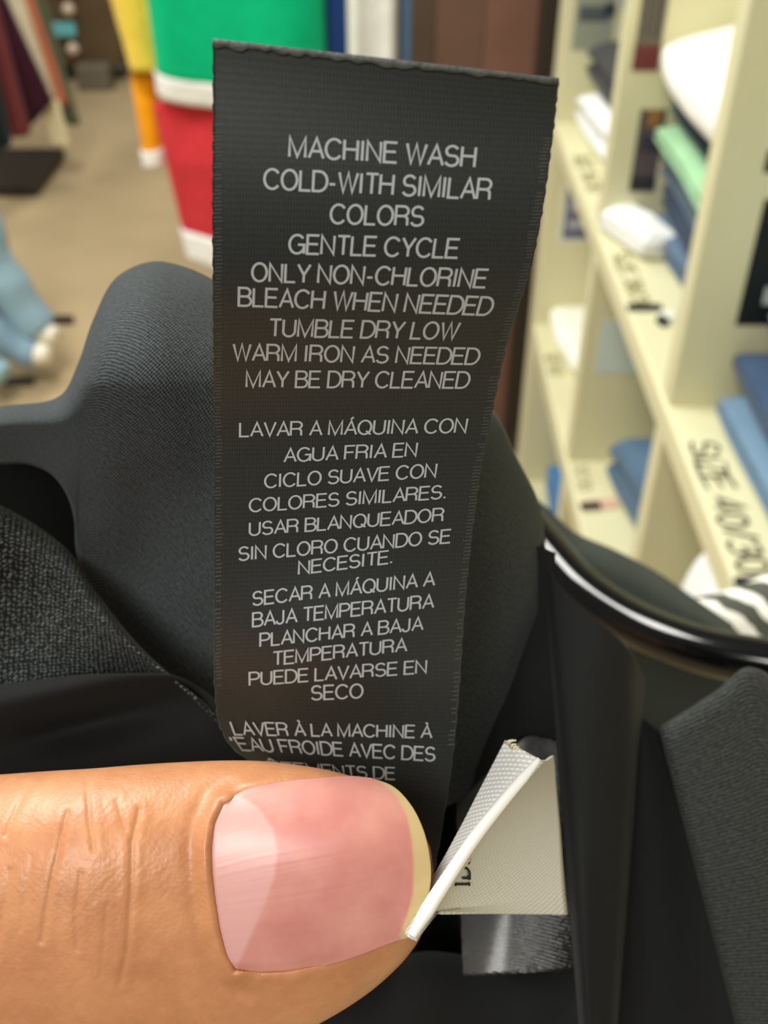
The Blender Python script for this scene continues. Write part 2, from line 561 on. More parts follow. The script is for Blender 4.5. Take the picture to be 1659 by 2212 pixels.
# ------------------------------------------------------------------ folded clothes
def folded(name, x0, x1, y0, y1, z0, t, rgb, label, cat='folded clothes', group=None, skew=0.0, seed=1, puff=0.25, slope=0.0, m=None, layers=2, er=8.0, ex_=0.35):
    """a folded garment: rounded fold towards the aisle (-x), soft irregular top; layers show on the fold"""
    n, k = 36, 40
    w = np.linspace(0, 2 * math.pi, k, endpoint=False)
    ys = np.linspace(0, 1, n)
    V = np.zeros((n, k, 3))
    cx, hx = (x0 + x1) / 2, (x1 - x0) / 2
    for i, s in enumerate(ys):
        e = 1 - 0.35 * abs(2 * s - 1) ** er if er > 5 else 0.2 + 0.8 * math.sqrt(1 - abs(2 * s - 1) ** 4)
        c, sn = np.cos(w), np.sin(w)
        ex = np.sign(c) * np.abs(c) ** ex_
        ez = np.sign(sn) * np.abs(sn) ** 0.55
        groove = 1 - 0.10 * np.exp(-(ez / 0.12) ** 2) * (layers > 1)
        x = cx + hx * ex * groove * (1 if er > 5 else 0.86 + 0.14 * e) * (0.99 + 0.01 * np.sin(s * 9 + seed)) + skew * (s - 0.5)
        wob = wave_noise(x * 14, s * 2.0, seed) * t * 0.10
        zc = z0 + t / 2 + slope * (s - 0.5)
        z = zc + (t / 2) * ez * e * (1 + puff * np.maximum(0, sn) * (np.sin(math.pi * s) * 0.5)) + np.maximum(0, ez) * wob
        V[i, :, 0] = x
        V[i, :, 1] = y0 + (y1 - y0) * s + 0.006 * np.sin(w * 2 + seed)
        V[i, :, 2] = np.maximum(z, z0 + slope * (s - 0.5))
    f = [tuple(q) for q in grid_faces(n, k, True)]
    f += [tuple(range(k))[::-1], tuple(range((n - 1) * k, n * k))]
    o = mesh_obj(name, V.reshape(-1, 3), f, m or cloth('cloth_' + name, rgb))
    return tag(o, label, cat, group)


G1 = 'folded clothes stacked in the upper cubby'
z = ZA
stackA = [
    ('folded_jeans', 0.036, (92, 112, 134), 0.372, 'slate blue folded jeans, bottom of the tall stack under the white bundle'),
    ('folded_jeans', 0.040, (54, 68, 88), 0.372, 'dark navy folded jeans lying on slate blue jeans in the tall stack'),
    ('folded_pants', 0.044, (84, 100, 112), 0.364, 'grey blue folded pants just below the green pants'),
    ('folded_pants', 0.036, (156, 200, 156), 0.350, 'light green folded pants in the middle of the tall stack'),
    ('folded_pants', 0.034, (52, 66, 76), 0.366, 'dark slate folded pants between green pants and white bundle'),
]
for k, (nm, t, c, xf, lb) in enumerate(stackA):
    folded(nm, xf, 0.68, 0.975 + 0.008 * (k % 2), 1.366, z, t, c, lb, group=G1, skew=-0.03 if k == 0 else 0.0, seed=k + 2, puff=0.05)
    z += t * 1.03
folded('white_bundle', 0.335, 0.69, 0.985, 1.366, z, 0.085, (250, 249, 243), 'big soft white folded bundle on top of the tall stack', seed=9, puff=0.45, skew=-0.01, group=G1, layers=1, er=2.6, ex_=0.8)
folded('white_cuff', 0.316, 0.368, 1.275, 1.372, ZA, 0.042, (248, 249, 247), 'white folded cloth curling out beside slate blue jeans at stack foot', seed=12, puff=0.3, skew=-0.04, ex_=0.6)

# far upper cubby
folded('white_shirt', 0.335, 0.66, 1.46, 1.80, ZA, 0.075, (250, 250, 246), 'white folded shirt in the far upper cubby under the dark grey top', seed=21, skew=-0.03)
folded('grey_shirt', 0.345, 0.66, 1.46, 1.80, ZA + 0.075, 0.075, (66, 66, 66), 'dark grey rounded folded top lying on the white shirt', seed=22, skew=-0.03, puff=0.4)
folded('blue_jeans', 0.375, 0.66, 1.44, 1.80, ZA + 0.158, 0.13, (84, 104, 122), 'grey blue folded denim at the top of the far cubby beside the grey sheet', seed=23, puff=0.2)

# nearest upper cubby: jeans that run along the shelf
folded('denim_jeans', 0.340, 0.70, 0.47, 0.905, ZA, 0.036, (110, 138, 162), 'light blue folded jeans lying on the upper shelf by the handwritten size', seed=31, puff=0.1)
folded('denim_jeans', 0.352, 0.70, 0.47, 0.915, ZA + 0.038, 0.046, (60, 80, 108), 'dark blue folded jeans on the light blue jeans by the handwriting', seed=32, puff=0.2, layers=1)
folded('pale_jeans', 0.372, 0.70, 0.47, 0.905, ZA + 0.086, 0.075, (112, 158, 204), 'bright pale blue folded jeans below the black sign', seed=33, puff=0.3)

# lower cubbies
folded('white_towel', 0.325, 0.62, 1.62, 1.84, ZB, 0.050, (250, 248, 232), 'white folded cloth in the far cubby below the upper shelf', seed=41, puff=0.3, skew=-0.02, layers=1, er=3.0)
folded('denim_short', 0.366, 0.66, 1.02, 1.30, ZB + 0.002, 0.115, (84, 110, 134), 'grey blue folded denim on the middle shelf half hidden by an upright', seed=42, skew=-0.05, puff=0.1)
folded('violet_cloth', 0.325, 0.352, 0.975, 1.02, ZB, 0.035, (70, 64, 170), 'small violet blue cloth corner on the middle shelf', cat='cloth', seed=43)
folded('striped_cloth', 0.310, 0.345, 0.962, 1.005, ZB, 0.012, (128, 128, 118), 'small grey printed cloth at the front of the middle shelf', cat='cloth', seed=44)
folded('white_bag', 0.301, 0.42, 0.69, 0.785, ZB, 0.352, (255, 255, 255), 'bright white bag standing on the middle shelf under the near upper shelf', cat='bag', seed=45, puff=0.3)
folded('blue_cloth', 0.345, 0.60, 1.46, 1.79, ZC, 0.10, (74, 122, 172), 'bright blue folded cloth on the lowest shelf', cat='folded clothes', seed=46, puff=0.3)
folded('navy_cloth', 0.42, 0.60, 1.60, 1.80, ZC + 0.102, 0.16, (66, 82, 130), 'navy folded cloth on the lowest shelf above the blue cloth', cat='folded clothes', seed=47)


def small_tag(name, px, py, zs, ln, wd, ang, rgb, label, cat='tag', th=0.003):
    c = on_axis(px, py, 2, zs)
    v = []
    n = 24
    for r in range(2):
        for i in range(n):
            a = 2 * math.pi * i / n
            q = 0.25
            ex = math.copysign(abs(math.cos(a)) ** q, math.cos(a)) * ln / 2
            ey = math.copysign(abs(math.sin(a)) ** q, math.sin(a)) * wd / 2
            v.append((c[0] + ex * math.cos(ang) - ey * math.sin(ang), c[1] + ex * math.sin(ang) + ey * math.cos(ang),
                      zs + 0.0005 + r * th * (1 + 0.4 * math.sin(a))))
    f = [(i, (i + 1) % n, n + (i + 1) % n, n + i) for i in range(n)] + [tuple(range(n))[::-1], tuple(range(n, 2 * n))]
    o = mesh_obj(name, v, f, mat('m_' + name, rgb, 0.6, 0.3), None, False)
    return tag(o, label, cat)


small_tag('black_clip', 1392, 668, ZA, 0.042, 0.012, 0.0, (24, 24, 26), 'flat black clip on upper shelf beneath the slate blue jeans', 'clip')
small_tag('black_bead', 1431, 700, ZA, 0.012, 0.014, 0.4, (52, 54, 48), 'small dark bead beside the nearest upright of the upper shelf', 'bead', 0.006)
small_tag('paper_scrap', 1440, 684, ZA, 0.016, 0.016, 0.4, (236, 236, 226), 'tiny white paper scrap next to the dark bead', 'paper scrap')
small_tag('navy_clip', 1614, 1262, ZA, 0.022, 0.010, 0.0, (26, 28, 44), 'small navy clip on the shelf past the handwritten size', 'clip')
small_tag('pink_tag', 1300, 1092, ZB, 0.050, 0.020, 0.1, (214, 172, 150), 'pinkish tag lying on the middle shelf under a black clip', 'tag')
small_tag('black_clip', 1275, 1094, ZB + 0.004, 0.032, 0.012, 0.1, (30, 24, 30), 'black clip lying on the pinkish tag on middle shelf', 'clip')

# ------------------------------------------------------------------ hanging garments across the aisle


def hanging(name, x0, x1, y, z0, z1, th, rgb, label, cat='garment', hem=None, hemh=0.05, top=0.9, flare=1.0, folds=5, seed=1, group=None, lean=0.0, hname='hem_band', leany=0.0, hround=0.0):
    """a hanging garment: a closed flattened tube with vertical folds from shoulder to hem"""
    n, k = 40, 72
    cx, hw = (x0 + x1) / 2, (x1 - x0) / 2
    t = thing(name, label, cat, (cx, y, z0), group)

    def ring(s, grow=0.0):
        zz = z1 + (z0 - z1) * s
        wsc = top + (1 - top) * min(1, s * 2.5)
        wsc *= 1 + (flare - 1) * s
        w = np.linspace(0, 2 * math.pi, k, endpoint=False)
        c, sn = np.cos(w), np.sin(w)
        x = cx + lean * s + (hw * wsc + grow) * np.sign(c) * np.abs(c) ** 0.7
        fold = 0.22 * np.sin(c * folds * 2.2 + seed + s * 0.7) * min(1, 0.3 + s)
        yy = y + leany * s + (th / 2 + grow) * (np.sign(sn) * np.abs(sn) ** 0.6) * (1 + fold) * (0.4 + 0.6 * min(1, s * 3))
        zr = zz + 0.01 * np.sin(c * folds + seed) * s - hround * c * s
        return np.stack([x, yy, zr], 1)

    s1 = 1 - (hemh / (z1 - z0) if hem else 0)
    V = np.stack([ring(s) for s in np.linspace(0, s1, n)])
    f = [tuple(q) for q in grid_faces(n, k, True)] + [tuple(range(k))[::-1], tuple(range((n - 1) * k, n * k))]
    mesh_obj('cloth', V.reshape(-1, 3), f, cloth('cloth_' + name, rgb), t)
    if hem:
        V = np.stack([ring(s, 0.004) for s in np.linspace(s1, 1, 6)])
        f = [tuple(q) for q in grid_faces(6, k, True)] + [tuple(range(k))[::-1], tuple(range(5 * k, 6 * k))]
        o = mesh_obj(hname, V.reshape(-1, 3), f, cloth('hem_' + name, hem), t)
        o['label'] = 'white ' + hname.replace('_', ' ')
    return t


YR = 2.40
hanging('yellow_shirt', -0.640, -0.490, YR + 0.01, 0.790, 1.36, 0.09, (246, 214, 84), 'yellow shirt hanging beside the green one on the aisle rack', 'shirt', seed=2, folds=2, flare=0.55, lean=0.045)
hanging('green_shirt', -0.498, -0.125, YR - 0.02, 0.735, 1.36, 0.10, (0, 188, 128), 'bright green shirt with a white hem band on the aisle rack', 'shirt', hem=(244, 242, 236), hemh=0.05, seed=5, folds=2, top=0.95, hround=0.018)
hanging('navy_shirt', -0.135, -0.055, YR + 0.03, 0.70, 1.36, 0.08, (34, 66, 122), 'navy blue shirt edge hanging between green and white garments', 'shirt', seed=3, folds=1)
hanging('white_shirt', -0.078, 0.030, YR - 0.03, 0.66, 1.36, 0.08, (240, 240, 230), 'white garment hanging beside the navy one, right before the brown panel', 'shirt', seed=4, folds=2)
hanging('denim_shirt', 0.020, 0.062, YR, 0.66, 1.36, 0.06, (96, 126, 160), 'narrow blue denim garment hanging right against the brown panel', 'shirt', seed=6, folds=1)
hanging('orange_pants', -0.572, -0.512, YR + 0.04, 0.568, 0.78, 0.06, (250, 164, 20), 'orange pants with white cuff hanging under the yellow shirt', 'pants', hem=(248, 246, 240), hemh=0.038, seed=7, folds=1, hname='cuff', top=1.0, flare=0.85)
hanging('red_pants', -0.518, -0.16, YR - 0.01, 0.325, 0.725, 0.10, (206, 54, 60), 'red pants with wide white cuff hanging under the green shirt', 'pants', hem=(252, 250, 244), hemh=0.085, seed=8, folds=2, hname='cuff', top=1.0, flare=0.90, hround=0.035, lean=0.02)
rk = thing('clothes_rack', 'dark metal rack carrying the yellow, green and red clothes', 'clothes rack', (-0.35, YR, 0))
tube('rail', [(-0.85, YR, 1.37), (0.05, YR, 1.37)], 0.012, M_darkmetal, rk)
tube('lower_rail', [(-0.60, YR + 0.02, 0.79), (-0.2, YR + 0.02, 0.79)], 0.008, M_darkmetal, rk)
tube('post', [(-0.30, YR + 0.09, 0.0), (-0.30, YR + 0.09, 1.37)], 0.014, M_darkmetal, rk)
box_obj('foot', (-0.36, -0.24, YR - 0.1, YR + 0.3, 0.0, 0.02), M_darkmetal, rk)

# far-left rack: long dresses seen edge on
YD = 3.7
G2 = 'long garments on the far left rack'


def drape(name, yd, xl0, xr0, xl1, xr1, pb_l, pb_r, th, rgb, label, cat='dress', group=None, seed=1, ztop=1.40, ptop=0.0):
    """a long garment seen partly from the side; its two edges are set at the picture's top row and at the hem"""
    a0, b0 = on_axis(xl0, ptop, 1, yd), on_axis(xr0, ptop, 1, yd)
    a1, b1 = on_axis(xl1, pb_l, 1, yd), on_axis(xr1, pb_r, 1, yd)
    n, k = 40, 40
    w = np.linspace(0, 2 * math.pi, k, endpoint=False)
    V = np.zeros((n, k, 3))
    ca = 0.5 + 0.5 * np.sign(np.cos(w)) * np.abs(np.cos(w)) ** 0.6     # 0 at the left edge, 1 at the right one
    for i, q in enumerate(np.linspace(0, 1, n)):
        z = (ztop + (a1[2] - ztop) * q) * (1 - ca) + (ztop + (b1[2] - ztop) * q) * ca
        xl = a0[0] + (a1[0] - a0[0]) * (z - a0[2]) / (a1[2] - a0[2])
        xr = b0[0] + (b1[0] - b0[0]) * (z - b0[2]) / (b1[2] - b0[2])
        V[i, :, 0] = xl * (1 - ca) + xr * ca
        V[i, :, 1] = yd + th / 2 * np.sign(np.sin(w)) * np.abs(np.sin(w)) ** 0.6 * (1 + 0.25 * np.sin(ca * 9 + seed)) * (0.5 + 0.5 * q)
        V[i, :, 2] = z
    f = [tuple(q) for q in grid_faces(n, k, True)] + [tuple(range(k))[::-1], tuple(range((n - 1) * k, n * k))]
    return tag(mesh_obj(name, V.reshape(-1, 3), f, cloth('cloth_' + name, rgb)), label, cat, group)


drape('teal_dress', YD - 0.20, -190, -45, -120, 24, 310, 312, 0.10, (14, 34, 40), 'very dark teal long garment, nearest on the far left rack', group=G2, seed=1)
drape('maroon_dress', YD - 0.09, -80, -8, 10, 66, 292, 288, 0.06, (112, 52, 54), 'dull maroon long garment beside the dark teal one', group=G2, seed=2)
drape('plum_dress', YD + 0.0, -30, 13, 50, 114, 285, 218, 0.06, (58, 22, 36), 'dark plum long garment between maroon and cream ones', group=G2, seed=3)
drape('cream_dress', YD + 0.09, 8, 52, 86, 122, 218, 222, 0.05, (226, 212, 184), 'cream long garment next to the plum one', group=G2, seed=4)
drape('coral_dress', YD + 0.16, 46, 72, 112, 146, 222, 225, 0.05, (200, 120, 86), 'coral long garment next to the cream one', group=G2, seed=5)
drape('green_dress', YD + 0.24, 66, 96, 128, 172, 262, 268, 0.05, (92, 104, 76), 'grey green patterned long garment, last on the far left rack', group=G2, seed=6)
drape('cream_skirt', YD + 0.035, 90, 130, 112, 152, 305, 312, 0.035, (228, 216, 178), 'cream garment hem drooping lowest at the foot of the far left rack', 'skirt', seed=7, ztop=0.325, ptop=228)
rk = thing('clothes_rack', 'dark rack with an added dark plate as floor shadow under the long far left garments', 'clothes rack', (-2.0, YD, 0))
tube('rail', [(-1.95, YD - 0.5, 1.415), (-1.55, YD + 0.6, 1.415)], 0.012, M_darkmetal, rk)
tube('post', [(-2.1, YD + 0.55, 0), (-1.56, YD + 0.55, 1.415)], 0.014, M_darkmetal, rk)
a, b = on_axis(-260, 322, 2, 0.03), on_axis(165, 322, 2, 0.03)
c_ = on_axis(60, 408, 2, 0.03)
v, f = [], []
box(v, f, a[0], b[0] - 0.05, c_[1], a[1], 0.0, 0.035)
mesh_obj('base', v, f, M_post, rk, False)  # added dark plate, stands in for the shadow on the carpet under this rack

# wooden drawer cabinet far behind
cab = thing('drawer_cabinet', 'dark brown wooden drawer cabinet with pale round knobs far behind', 'cabinet', (-1.5, 5.3, 0))
M_cab = mat('cabinet_wood', (92, 74, 50), 0.5, 0.4, 0.18, 6)
box_obj('body', (-1.95, -1.22, 5.08, 5.6, 0.08, 1.3), M_cab, cab)
box_obj('plinth', (-1.93, -1.24, 5.14, 5.58, 0.0, 0.08), M_post, cab)
for z0, z1 in ((0.78, 1.10), (0.40, 0.74)):
    d = box_obj('drawer', (-1.90, -1.34, 5.055, 5.085, z0, z1), mat('drawer_wood', (104, 84, 56), 0.5, 0.4, 0.15, 8), cab, 0.004)
for px, py in ((148, 20), (158, 106)):
    c = on_axis(px, py, 1, 5.045)
    V = []
    n, k = 8, 16
    for i in range(n):
        a = math.pi * i / (n - 1)
        for j in range(k):
            w = 2 * math.pi * j / k
            V.append((c[0] + 0.028 * math.sin(a) * math.cos(w), c[1] + 0.02 * math.cos(a), c[2] + 0.028 * math.sin(a) * math.sin(w)))
    o = mesh_obj('knob', V, grid_faces(n, k, True), mat('knob_pale', (226, 206, 184), 0.3, 0.5), cab)
    o['label'] = 'pale round knob'
a, b = on_axis(108, 48, 1, 5.05), on_axis(166, 78, 1, 5.05)
tag(box_obj('turquoise_tag', (a[0], b[0], 5.045, 5.054, b[2], a[2]), mat('turquoise_paper', (112, 196, 204), 0.6, 0.3)),
    'turquoise paper tag stuck on the front of the brown cabinet', 'tag')
a, b = on_axis(160, 145, 1, 4.95), on_axis(240, 192, 1, 4.95)
tag(box_obj('grey_box', (a[0], b[0], 4.95, 5.04, 0.0, a[2]), mat('grey_card', (112, 104, 88), 0.8, 0.2), None, 0.006),
    'low grey box on the carpet before the brown cabinet', 'box')

# light blue jeans trailing at the left edge with rack feet
YJ = 2.36


def trail(name, pts, radii, rgb, parent=None, flat=0.55, nm=None):
    path = interp([tuple(P(a, b, np.array(c))) for a, b, c in pts], np.linspace(0, 1, 40))
    rr = pchip(np.linspace(0, 1, len(radii)), np.array(radii), np.linspace(0, 1, 40))
    rr = rr * (1 + 0.05 * np.sin(np.arange(40) * 0.55))
    return tube(name, path, rr, cloth('cloth_' + (nm or name), rgb), parent, 24)


jn = thing('light_jeans', 'light blue jeans drooping to the floor at the near left rack', 'jeans', tuple(P(40, 760, np.array(2.72))))
trail('leg', [(-90, 380, 2.55), (-35, 520, 2.6), (20, 620, 2.66), (60, 680, 2.70), (88, 712, 2.72)], [0.075, 0.065, 0.05, 0.055, 0.05], (142, 172, 186), jn)
trail('leg', [(-140, 560, 2.62), (-60, 660, 2.66), (10, 735, 2.70), (60, 757, 2.72), (82, 764, 2.72)], [0.07, 0.06, 0.045, 0.045, 0.04], (132, 160, 178), jn, nm='rear_leg')
for pts in ([(80, 714, 2.715), (122, 724, 2.70)], [(76, 762, 2.715), (104, 765, 2.70)]):
    o = trail('cuff', pts, [0.032, 0.022], (240, 234, 216), jn)
    o['label'] = 'cream frayed cuff'
rk = thing('clothes_rack', 'rack with short dark feet on the carpet under the light blue jeans', 'clothes rack', (-1.15, YJ, 0))
for px, py, px2 in ((-60, 690, 158), (-70, 823, 72)):
    a, b = on_axis(px, py, 2, 0.012), on_axis(px2, py, 2, 0.012)
    tube('foot', [tuple(a), tuple(b)], 0.012, M_darkmetal, rk)
a = on_axis(-60, 690, 2, 0.012)
tube('post', [(a[0], a[1], 0), (a[0], a[1], 1.4)], 0.014, M_darkmetal, rk)
b = on_axis(-70, 823, 2, 0.012)
tube('connecting_bar', [tuple(a), tuple(b)], 0.012, M_darkmetal, rk)
o = trail('pale_trouser', [(-130, 700, 2.55), (-60, 760, 2.58), (-10, 800, 2.62), (8, 812, 2.62)], [0.06, 0.05, 0.04, 0.03], (150, 186, 200))
tag(o, 'pale blue trouser hem at the frame edge below the drooping jeans', 'trousers')
o = trail('brown_garment', [(-90, 560, 2.75), (-40, 640, 2.8), (-8, 690, 2.84)], [0.06, 0.055, 0.04], (96, 66, 34))
tag(o, 'brown garment peeking out behind the light blue jeans', 'garment')

# ------------------------------------------------------------------ things close to the camera: cloth materials
M_satin = weave('black_satin', (25, 28, 27), (43, 47, 45), 0.24, 0.50, 0.0, 0.25, (0.1, 0.95), 0.45, 0.45, 0.000008, sheen=0.12, mode='thread')
M_crepe = weave('black_crepe', (12, 14, 15), (90, 97, 100), 0.57, 0.42, 0.35, 0.30, (0.25, 0.9), 0.8, 0.2, 0.00006, sheen=0.04)
M_coarse = weave('black_coarse_knit', (9, 10, 10), (92, 98, 95), 0.70, 0.36, 0.12, 1.1, (0.36, 0.95), 0.8, 0.25, 0.00012, sheen=0.03, mode='dash')
M_plain = weave('black_plain', (15, 16, 16), (28, 29, 29), 0.36, 0.36, 0.2, 0.25, (0.1, 0.9), 0.8, 0.2, 0.00003, sheen=0.03)
M_grain = weave('black_grainy', (8, 9, 9), (80, 85, 82), 0.72, 0.56, 0.6, 0.3, (0.40, 0.9), 0.7, 0.3, 0.00008, sheen=0.03)
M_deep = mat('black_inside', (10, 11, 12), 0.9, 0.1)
M_wsatin = weave('white_satin', (206, 206, 204), (248, 248, 243), 0.50, 0.55, 0.45, 0.05, (0.1, 0.8), 0.38, 0.5, 0.00004, mode='dash')
M_shiny = weave('black_shiny_satin', (6, 6, 6), (58, 58, 54), 0.52, 0.44, 0.55, 0.08, (0.3, 0.9), 0.18, 1.0, 0.00006, mode='cross')
M_print = mat('silver_print', (172, 177, 179), 0.55, 0.3)
M_edge = mat('fused_cut_edge', (70, 74, 70), 0.55, 0.4, 0.35, 900, 0.0002, 2500)

# ------------------------------------------------------------------ the black garment in front
gm = thing('black_garment', 'black crepe garment bunched around its care label in the hand', 'garment', tuple(P(700, 1300, np.array(0.14))))


def patch(name, top, bot, depth, m, n=90, k=110, parent=gm, thick=0.0004, ease=1.0, rim=None):
    t = np.linspace(0, 1, k)
    A, B = interp(top, t), interp(bot, t)
    v = np.linspace(0, 1, n)[:, None, None] ** ease
    Q = A[None] * (1 - v) + B[None] * v
    D = depth(Q[..., 0], Q[..., 1], np.broadcast_to(t[None], Q.shape[:2]), np.broadcast_to(v[..., 0], Q.shape[:2]))
    return sheet(name, P(Q[..., 0], Q[..., 1], D), m, parent, thick)


def rnd(v, v0, R):
    """quarter-round lip over the first part of the sheet"""
    q = np.clip(1 - v / v0, 0, 1)
    return R * (1 - np.sqrt(np.clip(1 - q * q, 0, 1)))


def g2(x, y, cx, cy, sx, sy, a=0.0):
    dx, dy = x - cx, y - cy
    u, w = dx * math.cos(a) + dy * math.sin(a), -dx * math.sin(a) + dy * math.cos(a)
    return np.exp(-(u / sx) ** 2 - (w / sy) ** 2)


# main panel behind the label
patch('main_panel',
      [(-160, 920), (0, 882), (140, 850), (172, 785), (205, 690), (258, 598), (330, 568), (400, 580), (470, 612), (620, 690), (820, 770), (1000, 830), (1065, 890), (1112, 985), (1165, 1098), (1178, 1200), (1200, 1330)],
      [(-160, 985), (0, 1000), (60, 1000), (112, 1022), (148, 1070), (163, 1120), (166, 1180), (180, 1240), (218, 1330), (300, 1450), (480, 1650), (700, 1730), (900, 1760), (1000, 1720), (1080, 1650), (1115, 1560), (1150, 1450)],
      lambda x, y, t, v: 0.121 + 0.021 * np.clip((y - 830) / 760, 0, 1.1) + rnd(v, 0.34, 0.016) - 0.006 * g2(x, y, 300, 820, 150, 200, 0.3) + 0.004 * g2(x, y, 330, 1250, 160, 260, 0.2)
      + rnd(1 - v, 0.05, 0.002) + 0.014 * np.clip((x - 880) / 300, 0, 1) ** 1.5 + 0.0012 * wave_noise(x / 260, y / 260, 3),
      M_crepe, 140, 160)
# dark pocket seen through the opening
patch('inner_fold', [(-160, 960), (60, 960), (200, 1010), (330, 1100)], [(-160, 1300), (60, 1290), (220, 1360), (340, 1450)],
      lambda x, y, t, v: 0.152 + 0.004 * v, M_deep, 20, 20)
# coarse flap low on the left
patch('coarse_flap',
      [(-160, 1030), (0, 1094), (80, 1140), (150, 1196), (212, 1288), (300, 1398), (400, 1490), (490, 1575), (580, 1640)],
      [(-160, 1530), (0, 1510), (100, 1500), (200, 1490), (300, 1485), (380, 1490), (450, 1525), (520, 1600), (590, 1660)],
      lambda x, y, t, v: 0.1235 + rnd(v, 0.25, 0.007) + 0.006 * g2(x, y, 40, 1270, 130, 150) - 0.0005 * wave_noise(x / 200, y / 200, 5) + 0.004 * v ** 2,
      M_coarse, 90, 110)
patch('lower_fold',
      [(-160, 1500), (0, 1480), (100, 1468), (200, 1458), (300, 1455), (380, 1462), (450, 1500), (530, 1590), (620, 1640)],
      [(-160, 1900), (0, 1880), (200, 1870), (400, 1860), (520, 1850), (640, 1840), (700, 1830), (760, 1800), (800, 1760)],
      lambda x, y, t, v: 0.1245 + 0.005 * g2(x, y, 200, 1560, 170, 50, -0.25) - 0.003 * g2(x, y, 160, 1490, 300, 40, -0.2) + 0.003 * v,
      M_plain, 70, 80)
# dark gap and backing to the right of the label
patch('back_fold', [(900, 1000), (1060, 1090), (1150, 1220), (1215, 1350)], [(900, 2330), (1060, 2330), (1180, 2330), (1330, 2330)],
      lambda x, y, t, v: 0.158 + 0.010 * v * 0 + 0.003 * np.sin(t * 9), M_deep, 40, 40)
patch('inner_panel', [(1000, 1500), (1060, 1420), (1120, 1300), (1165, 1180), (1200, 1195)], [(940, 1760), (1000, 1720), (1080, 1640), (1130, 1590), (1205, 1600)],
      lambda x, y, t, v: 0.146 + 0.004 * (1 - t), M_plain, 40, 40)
# strap
patch('strap',
      [(1170, 1172), (1194, 1240), (1238, 1296), (1304, 1352), (1356, 1402), (1392, 1466)],
      [(1262, 2330), (1275, 2330), (1290, 2330), (1302, 2330), (1312, 2330), (1322, 2330)],
      lambda x, y, t, v: 0.129 + 0.015 * (1 - v) ** 1.5 + 0.006 * (2 * t - 1) ** 4 + rnd(1 - t, 0.16, 0.006) + 0.0008 * np.sin(t * 8 + v * 3),
      M_plain, 110, 60, ease=1.0)
# panel between strap and grainy panel
patch('side_panel',
      [(1330, 1500), (1375, 1540), (1412, 1570), (1440, 1600), (1470, 1640)],
      [(1290, 2330), (1390, 2330), (1480, 2330), (1560, 2330), (1640, 2330)],
      lambda x, y, t, v: 0.151 + 0.004 * (1 - t) + 0.002 * np.sin(t * 5), M_plain, 90, 60)
patch('grainy_panel',
      [(1424, 1572), (1480, 1538), (1550, 1492), (1622, 1443), (1640, 1448), (1700, 1500), (1800, 1560)],
      [(1620, 2330), (1650, 2330), (1700, 2330), (1740, 2330), (1780, 2330), (1820, 2330), (1900, 2330)],
      lambda x, y, t, v: 0.146 + rnd(v, 0.06, 0.002) + rnd(t, 0.08, 0.002) + 0.004 * t + 0.0016 * np.sin((x * 0.6 - y * 0.35) / 70),
      M_grain, 110, 90)
# blurred lining further back, under the hanger arm
patch('lining', [(1180, 1230), (1300, 1280), (1450, 1360), (1600, 1420), (1760, 1450)], [(1260, 1760), (1380, 1720), (1480, 1700), (1600, 1690), (1760, 1690)],
      lambda x, y, t, v: 0.285 + 0.01 * v, mat('charcoal_lining', (62, 67, 61), 0.8, 0.2), 30, 30)
patch('bottom_fold', [(560, 2130), (760, 2120), (900, 2060), (1050, 2075), (1180, 2100), (1270, 2060)], [(560, 2400), (760, 2400), (900, 2400), (1050, 2400), (1180, 2400), (1330, 2400)],
      lambda x, y, t, v: 0.143 + rnd(v, 0.4, 0.006) + 0.002 * np.sin(t * 11), M_plain, 50, 60)

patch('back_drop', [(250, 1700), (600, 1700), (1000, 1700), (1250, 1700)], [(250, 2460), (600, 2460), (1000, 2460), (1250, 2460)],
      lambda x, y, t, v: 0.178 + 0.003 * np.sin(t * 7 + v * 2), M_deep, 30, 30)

# ------------------------------------------------------------------ hanger, next garments on the rail
hg = thing('clothes_hanger', 'glossy black plastic hanger arm curving behind the black garment', 'hanger', tuple(P(1400, 1330, np.array(0.245))))
HP = [(900, 1150, 0.278), (1040, 1112, 0.272), (1112, 1118, 0.268), (1172, 1178, 0.262), (1255, 1270, 0.252), (1374, 1350, 0.242), (1506, 1402, 0.233), (1660, 1432, 0.226), (1830, 1455, 0.220), (2050, 1475, 0.212), (2300, 1510, 0.206)]
path = interp([tuple(P(a, b, np.array(c))) for a, b, c in HP], np.linspace(0, 1, 90))
tube('arm', path, 0.0054, M_black, hg, 28)
M_char = mat('charcoal_cloth', (66, 72, 66), 0.9, 0.15, 0.1, 60)
o = patch('charcoal_garment', [(1130, 1060), (1165, 1086), (1240, 1152), (1325, 1190), (1420, 1240), (1495, 1292), (1580, 1350)],
          [(1130, 1200), (1180, 1260), (1260, 1330), (1340, 1380), (1440, 1420), (1520, 1440), (1600, 1460)],
          lambda x, y, t, v: 0.30 + rnd(v, 0.3, 0.01), M_char, 30, 50, None, 0.001)
tag(o, 'charcoal garment shoulder on the rail just behind the black hanger', 'garment')
